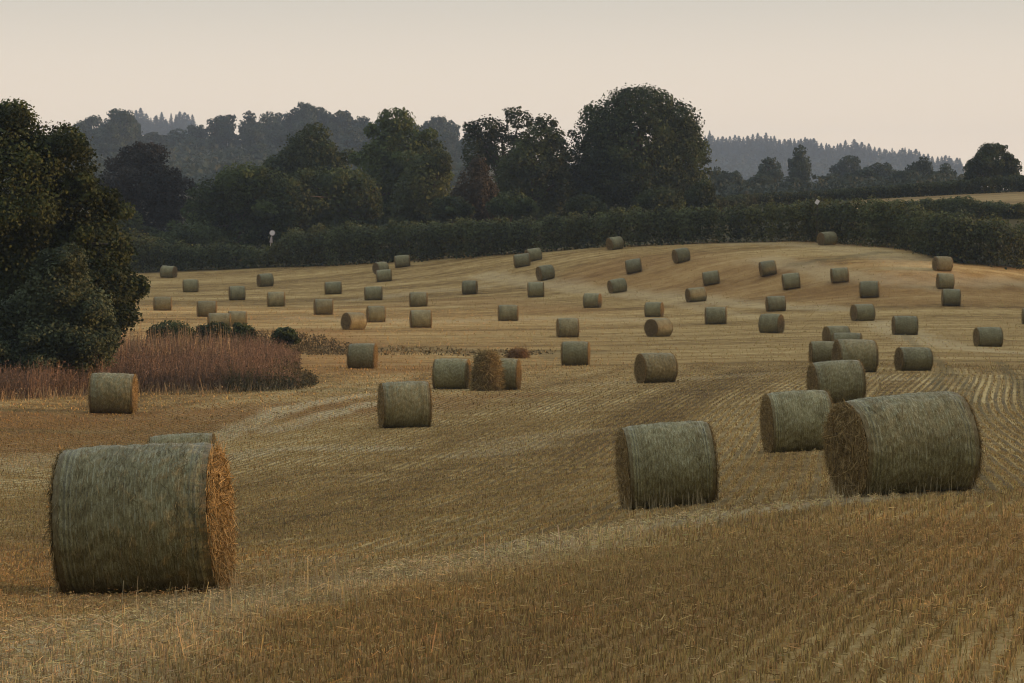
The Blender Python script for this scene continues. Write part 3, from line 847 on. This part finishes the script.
# conifers on the farthest ridge
def conifer_mesh(seed):
    rng = np.random.default_rng(seed); n = 900
    t = rng.uniform(0,1,n)**.8; a = rng.uniform(0,6.3,n)
    tier = .75+.25*np.sin(t*60)
    rr = .24*(1-t)**.85*tier*rng.uniform(.5,1.05,n)+.006
    P = np.stack([rr*np.cos(a),rr*np.sin(a),.08+.9*t],1)
    N = unit(np.stack([np.cos(a)*.5,np.sin(a)*.5,0*a+.8],1)+rdir(n,rng)*.5)
    V,Q = leaves(P,N,.045*(1.15-t)*rng.uniform(.6,1.3,n)+.008,rng)
    c = np.array([.026,.036,.022])*rng.uniform(.7,1.5,n)[:,None]
    return mesh_from('crown',V,Q,M_leaf,cols=np.repeat(c,4,0),smooth=False)
CON = [conifer_mesh(400+i) for i in range(4)]
Vt,Qt = tube([(0,0,-.05),(0,0,.5),(0,0,.99)],[.018,.012,.003],6); CTR = mesh_from('trunk',Vt,Qt,M_bark)
SKY_R = [(690,134),(740,133),(770,134),(800,136),(850,141),(900,147),(935,152),(962,160)]
def conifer(x, d, ty, group, label, hmin=8):
    X,Y,z = at(x,d); H = max((HZ-ty)*d/F-z,hmin)
    r = empty('conifer_tree',(X,Y,z)); W = H*rng.uniform(1.0,2.5); r.scale = (W,W,H); r.rotation_euler = (0,0,rng.uniform(0,6.3))
    link('trunk',CTR,r); link('crown',CON[int(rng.integers(4))],r); tag(r,label,'tree',group)
for row,(d,off,stp) in enumerate(((3020,0,3.7),(2930,5,5.0),(2820,12,6.5))):
    x = 688.0
    while x<966-row*4:
        ty = np.interp(x,[p[0] for p in SKY_R],[p[1] for p in SKY_R])+off+2+1.6*math.sin(x*.13)+rng.normal(0,1.4)
        conifer(x+rng.uniform(-1.5,1.5),d+rng.uniform(-30,30),ty,'conifers on the right-hand ridge','hazy conifer in the plantation on the far right-hand ridge')
        x += stp*rng.uniform(.7,1.3)
for row,(d,off,stp) in enumerate(((3020,0,4.5),(2930,6,5.5))):
    x = 136.0
    while x<196:
        conifer(x,d,114+off+rng.normal(0,2.5),'conifers on the left-hand ridge','hazy conifer seen through the gap in the left hillside wood')
        x += stp*rng.uniform(.7,1.3)
def wood_fill(name, label, x0, x1, d0, d1, hgt, n, size, pal, seed):
    r_ = np.random.default_rng(seed); d = r_.uniform(d0,d1,n); x = r_.uniform(x0,x1,n)
    X = (x-512)/F*d; z = zf(X,d)
    P = np.stack([X,d,z+hgt*(r_.uniform(0,1,n)**.7)*(.75+.35*np.sin(X*.35+d*.21)*np.cos(d*.3))],1)
    V,Q = leaves(P,unit(rdir(n,r_)+np.array([0,-.2,.6])),size*r_.uniform(.6,1.4,n),r_)
    c0,c1 = map(np.array,PAL[pal]); t = r_.uniform(0,1,n)[:,None]
    tag(link(name,mesh_from(name,V,Q,M_leaf,cols=np.repeat(c0*(1-t)+c1*t,4,0),smooth=False)),label,'woodland',kind='stuff')
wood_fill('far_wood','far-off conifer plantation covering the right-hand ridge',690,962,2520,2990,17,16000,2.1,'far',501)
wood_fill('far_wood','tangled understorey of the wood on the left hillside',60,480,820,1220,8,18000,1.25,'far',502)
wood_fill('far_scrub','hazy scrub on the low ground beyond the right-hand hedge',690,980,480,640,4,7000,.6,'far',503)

# ------------------------------------------------------------------ hedges
def hedge(name, label, line, n, size, seed, pal='hedge', thick=1.7, bush=.6, var=.075):
    """line: (x_px, distance, top y px): leaf mass from ground up to an uneven top"""
    r_ = np.random.default_rng(seed)
    xs = np.array([l[0] for l in line],float); ds = np.array([l[1] for l in line],float); tops = np.array([l[2] for l in line],float)
    XL = (xs-512)/F*ds; arc = np.concatenate([[0],np.cumsum(np.hypot(np.diff(XL),np.diff(ds)))])
    nb = int(arc[-1]/bush); a_ = (np.arange(nb)+r_.uniform(0,1,nb))*arc[-1]/nb
    bx = np.interp(a_,arc,XL); bd = np.interp(a_,arc,ds); bt = np.interp(a_,arc,tops)
    bz = zf(bx,bd); bh = ((HZ-bt)*bd/F-bz)*np.clip(1-var*.6+var*1.6*hnoise(a_,a_*0,9.,seed)+r_.normal(0,var,nb),.7,1.2)
    bw = bush*r_.uniform(1.2,2.9,nb); boff = r_.normal(0,thick*.45,nb); bc = r_.uniform(0,1,nb)
    kind = r_.uniform(0,1,nb)<.25
    w_ = bh*bw; k_ = r_.choice(nb,n,p=w_/w_.sum())
    dr = rdir(n,r_); dr[:,2] = np.abs(dr[:,2])*r_.choice([1,1,-1.05],n); rr = r_.uniform(.3,1,n)**.4*(1+.16*hnoise(dr[:,0]*3+k_,dr[:,2]*3+k_*.7,1.6,seed+2))
    P = np.stack([bx[k_]+dr[:,0]*rr*bw[k_],bd[k_]+boff[k_]+dr[:,1]*rr*np.minimum(bw[k_],thick),bz[k_]+bh[k_]*(.52+.48*dr[:,2]*rr)],1)
    low = r_.uniform(0,1,n)<.14                                  # grasses and shoots at the foot
    P[:,2] = np.where(low,zf(P[:,0],P[:,1])+r_.uniform(0,.35,n)*bh[k_],P[:,2])
    P[:,2] = np.maximum(P[:,2],zf(P[:,0],P[:,1])-.05)
    N = unit(dr*.9+rdir(n,r_)*.75+np.array([0,0,.25]))
    V,Q = leaves(P,N,size*r_.uniform(.55,1.4,n),r_)
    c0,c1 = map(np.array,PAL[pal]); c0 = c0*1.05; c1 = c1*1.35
    t = np.clip(.15+.5*bc[k_]+.3*np.clip(dr[:,2]*rr,0,1)**2+r_.normal(0,.22,n),0,1)[:,None]  # paler toward each bush top: young tips, plus toplight painted into the colour
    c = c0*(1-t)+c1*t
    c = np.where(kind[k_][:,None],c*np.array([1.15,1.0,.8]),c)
    i0 = np.mean(P,0); base = Vector((float(i0[0]),float(i0[1]),float(zf([i0[0]],[i0[1]])[0])))
    sh = np.array(base)
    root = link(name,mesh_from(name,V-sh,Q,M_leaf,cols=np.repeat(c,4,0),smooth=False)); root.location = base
    tag(root,label,'hedge')
    return root
def dh(x):
    return float(np.exp(lnd([x],[np.interp(x,XN,YH)])[0]))
FH = [(-80,225),(60,225),(150,236),(200,244),(235,241),(256,246),(276,244),(294,229),(330,225),(370,220),(440,219),(500,217),(560,212),(600,210),(650,208),(700,205),(760,201),(800,200),(850,199),(890,197),(910,202),(935,208),(955,212),(985,216),(1030,222),(1100,226),(1180,232)]
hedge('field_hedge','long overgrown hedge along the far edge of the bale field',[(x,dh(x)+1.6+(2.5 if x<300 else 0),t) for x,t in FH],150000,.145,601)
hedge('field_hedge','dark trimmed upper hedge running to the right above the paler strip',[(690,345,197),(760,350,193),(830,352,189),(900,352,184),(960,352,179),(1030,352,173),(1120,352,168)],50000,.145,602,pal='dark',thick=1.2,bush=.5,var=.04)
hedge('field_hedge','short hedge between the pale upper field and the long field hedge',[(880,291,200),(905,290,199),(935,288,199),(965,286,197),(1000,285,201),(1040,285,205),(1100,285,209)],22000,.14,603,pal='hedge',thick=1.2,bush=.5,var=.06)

# ------------------------------------------------------------------ weeds
def weeds(name, label, cat, poly, n, hgt, wid, c0, c1, seed, spread=.22, leafy=.35):
    r_ = np.random.default_rng(seed)
    xs,yf,yb = map(np.array,zip(*poly))
    x = r_.uniform(xs[0],xs[-1],n); y = np.interp(x,xs,yb)+r_.uniform(0,1,n)**.8*(np.interp(x,xs,yf)-np.interp(x,xs,yb))
    X,Y = gp(x,y); z = zf(X,Y)
    cl = hnoise(X,Y,2.4,seed)*.6+hnoise(X,Y,.8,seed+1)*.4
    h = hgt*(1+.75*cl)*r_.uniform(.45,1.2,n)*np.clip((xs[-1]-x)/50+.2,.2,1)
    el = r_.normal(0,spread,(n,2)); D = unit(np.stack([el[:,0],el[:,1],np.ones(n)],1))
    P = np.stack([X,Y,z-.03],1)
    t = np.clip(.5+.5*cl+r_.normal(0,.3,n),0,1)[:,None]
    c = np.array(c0)*(1-t)+np.array(c1)*t
    acc = Acc()
    V,Q = blades(P,D,wid*r_.uniform(.5,1.2,n),h,r_,taper=.4); acc.add(V,Q,c)
    m = int(n*leafy)*3; k_ = r_.integers(0,n,m); q = r_.uniform(.3,1.05,m)
    PP = P[k_]+D[k_]*(h[k_]*q)[:,None]+r_.normal(0,.05,(m,3))
    V,Q = leaves(PP,rdir(m,r_),wid*r_.uniform(1.0,2.2,m),r_); acc.add(V,Q,c[k_]*r_.uniform(.75,1.2,m)[:,None])
    tag(link(name,acc.mesh(name,M_weed)),label,cat,kind='stuff')
weeds('red_weeds','dense reddish brown dry docks and weeds in front of the oak','weeds',
      [(-90,402,352),(0,400,352),(60,397,352),(120,393,350),(200,391,350),(262,390,350),(300,386,352)],46000,.95,.024,(.090,.066,.043),(.250,.165,.118),701,.26,.7)
weeds('green_weeds','dark green weeds at the right tip of the red weed patch','weeds',
      [(225,392,378),(262,392,372),(300,390,370),(316,386,378)],1500,.75,.035,(.055,.046,.024),(.11,.10,.055),702,.35,.8)
weeds('green_weeds','dark weedy fringe behind the red weeds toward the hollow','weeds',
      [(225,352,334),(280,354,332),(320,356,336),(350,355,344)],1800,.34,.04,(.06,.052,.03),(.14,.11,.06),703,.35,.7)
weeds('green_weeds','low dark grass along the hollow crossing the field','weeds',
      [(345,357,348),(400,355,346),(455,356,349),(500,357,350),(555,354,351)],1300,.13,.05,(.09,.075,.038),(.22,.165,.085),704,.5,.2)
weeds('pale_grass','pale dry grass tufts along the front of the red weeds','grass',
      [(-90,404,398),(0,402,397),(60,400,394),(120,396,391),(250,393,389),(312,390,386)],1300,.42,.028,(.16,.12,.07),(.36,.28,.17),705,.3,.1)
weeds('pale_grass','few tall pale grass stems standing among red weeds','grass',
      [(95,372,350),(130,375,350),(240,376,350),(260,372,350)],900,1.6,.028,(.20,.15,.09),(.36,.27,.16),706,.12,.5)
for i,(bx,by,rx,ry,d,lab) in enumerate([
     (172,330,26,12,150,'dark bramble bush nearest the oak, left of the hidden bales'),
     (215,331,20,11,148,'dark bramble bush just in front of the left hidden bale'),
     (243,333,16,11,146,'dark bramble bush in front of the right hidden bale'),
     (285,334,14,8,150,'small bramble bush right of the hidden bale pair')]):
    tree('bramble_bush',lab,'bush',bx,d,[(bx,by,rx,ry),(bx-rx*.5,by+3,rx*.6,ry*.8),(bx+rx*.5,by+3,rx*.5,ry*.7)],by+ry,2600,.13,'dark',160+i,r=.04,seedlobes=18)
# tall dry stems in the foreground
def stems(name, label, pts, n, hgt, seed):
    r_ = np.random.default_rng(seed); pts = np.array(pts,float)
    k_ = r_.integers(0,len(pts),n); x = pts[k_,0]+r_.normal(0,1,n)*pts[k_,2]; y = pts[k_,1]+r_.normal(0,1,n)*pts[k_,3]
    X,Y = gp(x,y); P = np.stack([X,Y,zf(X,Y)-.02],1)
    D = unit(np.stack([r_.normal(0,.10,n),r_.normal(0,.10,n),np.ones(n)],1))
    V,Q = blades(P,D,.006,hgt*r_.uniform(.5,1.2,n),r_,taper=.6)
    c = np.array([.40,.335,.21])*r_.uniform(.65,1.2,n)[:,None]
    acc = Acc(); acc.add(V,Q,c)
    tag(link(name,acc.mesh(name,M_stub)),label,'grass',kind='stuff')
stems('tall_stems','tall uncut straw stems between the left bale and pale swath',[(285,590,40,14),(240,610,30,10),(320,590,14,8),(200,620,40,8)],260,.22,801)
stems('tall_stems','tall uncut straw stems at the foot of the centre foreground bale',[(665,512,34,4),(700,514,12,3),(640,514,16,4)],120,.26,802)
stems('tall_stems','tall uncut straw stems at the foot of the right foreground bale',[(880,498,34,3),(840,500,16,3),(940,495,26,3)],110,.22,803)

# ------------------------------------------------------------------ road signs in the hedge
def simple_mat(name, col, rough=.5):
    m, nt, b = nm(name)
    tc = node(nt,'ShaderNodeTexCoord').outputs['Object']
    c = mixc(nt,noise(nt,tc,6,4,.6),tuple(v*.85 for v in col),col)
    nt.links.new(c,b.inputs['Base Color']); b.inputs['Roughness'].default_value = rough
    return m
M_white = simple_mat('sign_white',(.75,.76,.80)); M_grey = simple_mat('post_grey',(.30,.31,.33)); M_rim = simple_mat('sign_rim',(.42,.40,.44))
def disc(r0, r1, y, seg=28, z=0):
    a = np.linspace(0,2*math.pi,seg,endpoint=False)
    V = np.concatenate([np.stack([r*np.cos(a),0*a+y,z+r*np.sin(a)],1) for r in (r0,r1)])
    i = np.arange(seg); j = (i+1)%seg
    return V,np.stack([i,j,j+seg,i+seg],1)
def solid_disc(name, r, thick, mat, parent, z, yoff=0, r_in=.002):
    acc = Acc()
    V1,Q1 = disc(r_in,r,-thick/2+yoff,z=z); V2,Q2 = disc(r_in,r,thick/2+yoff,z=z)
    acc.add(V1,Q1); acc.add(V2,Q2[:,::-1])
    n = 28; a = np.linspace(0,2*math.pi,n,endpoint=False)
    for rr in (r,r_in):
        E = np.concatenate([np.stack([rr*np.cos(a),0*a-thick/2+yoff,z+rr*np.sin(a)],1),np.stack([rr*np.cos(a),0*a+thick/2+yoff,z+rr*np.sin(a)],1)])
        i = np.arange(n); j = (i+1)%n; acc.add(E,np.stack([i,j,j+n,i+n],1))
    return link(name,acc.mesh(name,mat),parent)
def box(sx, sy, sz, c=(0,0,0)):
    V = np.array([(x,y,z) for x in (-.5,.5) for y in (-.5,.5) for z in (-.5,.5)])*np.array([sx,sy,sz])+np.array(c)
    return V,np.array([(0,1,3,2),(4,6,7,5),(0,4,5,1),(2,3,7,6),(0,2,6,4),(1,5,7,3)])
ds_ = dh(268)+6.2; X,Y,z = at(267,ds_); zt = (HZ-232.5)*ds_/F
sg = tag(empty('road_sign',(X,Y,z)),'round white road sign on a post, poking above the hedge','road sign')
hs = zt-z
Vp,Qp = tube([(0,.06,-.1),(0,.06,hs*.5),(0,.06,hs+.2)],[.045,.045,.045],10); link('post',mesh_from('post',Vp,Qp,M_grey),sg)
solid_disc('sign_face',.25,.02,M_white,sg,hs); solid_disc('sign_rim',.31,.026,M_rim,sg,hs,r_in=.245)
acc = Acc(); V_ = np.array([(-.16,-.03,hs-1.05),(.20,-.03,hs-1.05),(.06,-.03,hs-.42),(-.10,-.03,hs-.42),(-.16,0,hs-1.05),(.20,0,hs-1.05),(.06,0,hs-.42),(-.10,0,hs-.42)])
acc.add(V_,np.array([(0,1,2,3),(5,4,7,6),(0,4,5,1),(1,5,6,2),(2,6,7,3),(3,7,4,0)])); link('lower_plate',acc.mesh('lower_plate',M_rim),sg)
sg.rotation_euler = (0,math.radians(9),0)
dd_ = dh(818)-.5; X,Y,z = at(817,dd_); hs = (HZ-202)*dd_/F-z
s2 = tag(empty('field_sign',(X,Y,z)),'small tilted white sign board standing out of the right hedge','sign')
Vp,Qp = tube([(0,.05,-.1),(0,.05,hs*.5),(.05,.05,hs)],[.04,.04,.04],8); link('post',mesh_from('post',Vp,Qp,M_bark),s2)
V_,Q_ = box(.34,.02,.42); a_ = math.radians(32); Rm = np.array([[math.cos(a_),0,math.sin(a_)],[0,1,0],[-math.sin(a_),0,math.cos(a_)]])
link('sign_board',mesh_from('sign_board',V_@Rm.T+np.array([.02,0,hs]),Q_,M_white,smooth=False),s2)

# ------------------------------------------------------------------ light, sky, air, camera
SUN_EL = math.radians(4.5); SUN_AZ = math.radians(93)      # azimuth clockwise from +Y (view direction): the sun is at the right
w = bpy.data.worlds.new('World'); SC.world = w; w.use_nodes = True
nt = w.node_tree; bg = nt.nodes['Background']
sky = nt.nodes.new('ShaderNodeTexSky'); sky.sky_type = 'NISHITA'; sky.sun_disc = False
sky.sun_elevation = SUN_EL; sky.sun_rotation = SUN_AZ; sky.dust_density = 4.0; sky.air_density = 1.4; sky.ozone_density = 2.0
tc = nt.nodes.new('ShaderNodeTexCoord'); sp = nt.nodes.new('ShaderNodeSeparateXYZ'); nt.links.new(tc.outputs['Generated'],sp.inputs[0])
cr = ramp(nt,sp.outputs[2],[(0.0,(10.3,8.2,6.15)),(.035,(9.3,7.65,5.9)),(.065,(7.7,6.65,5.4)),(.095,(5.7,5.3,4.6)),(.3,(6.0,6.1,5.9)),(1.0,(6.5,7.0,6.9))])
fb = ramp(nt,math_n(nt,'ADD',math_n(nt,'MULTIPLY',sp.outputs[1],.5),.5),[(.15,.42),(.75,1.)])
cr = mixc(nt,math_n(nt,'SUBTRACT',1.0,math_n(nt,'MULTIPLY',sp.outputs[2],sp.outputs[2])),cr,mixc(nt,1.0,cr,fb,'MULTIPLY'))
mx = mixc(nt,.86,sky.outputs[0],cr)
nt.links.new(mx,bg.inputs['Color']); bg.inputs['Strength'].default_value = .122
sun = bpy.data.lights.new('sun','SUN'); sun.energy = 5.0; sun.angle = math.radians(1.5); sun.color = (1.0,.54,.24)
so = bpy.data.objects.new('sun',sun); COL.objects.link(so)
dirv = Vector((math.sin(SUN_AZ)*math.cos(SUN_EL),math.cos(SUN_AZ)*math.cos(SUN_EL),math.sin(SUN_EL)))
so.rotation_euler = (-dirv).to_track_quat('-Z','Y').to_euler(); so.location = (60,0,40)

V_,Q_ = box(4600,3900,150,(0,1780,0)); zlo = -40.0; V_[:,2] = np.where(V_[:,2]<0,zlo,143.0)
hm = bpy.data.materials.new('haze'); hm.use_nodes = True; nt = hm.node_tree
nt.nodes.remove(nt.nodes['Principled BSDF'])
pv = nt.nodes.new('ShaderNodeVolumePrincipled'); pv.inputs['Color'].default_value = (.50,.70,1.0,1); pv.inputs['Density'].default_value = .00017
pv.inputs['Anisotropy'].default_value = .0
nt.links.new(pv.outputs[0],nt.nodes['Material Output'].inputs['Volume'])
hz = link('haze',mesh_from('haze',V_,Q_,hm,smooth=False)); tag(hz,'thin evening haze over the fields and far woods','haze',kind='stuff')

cam = bpy.data.cameras.new('camera'); cam.sensor_width = 36; cam.lens = F/1024*36
cam.shift_y = -(341.5-HZ)/1024; cam.clip_start = .5; cam.clip_end = 8000
co = bpy.data.objects.new('camera',cam); COL.objects.link(co); co.rotation_euler = (math.pi/2,0,0); SC.camera = co
SC.view_settings.view_transform = 'Standard'; SC.view_settings.look = 'None'; SC.view_settings.exposure = 0.2; SC.view_settings.gamma = 1
SC.render.engine = 'CYCLES'; SC.cycles.use_denoising = True; SC.cycles.filter_width = 1.15; SC.cycles.max_bounces = 5; SC.cycles.diffuse_bounces = 2; SC.cycles.transparent_max_bounces = 8
SC.cycles.volume_bounces = 0
SC.render.resolution_x = 1024; SC.render.resolution_y = 683
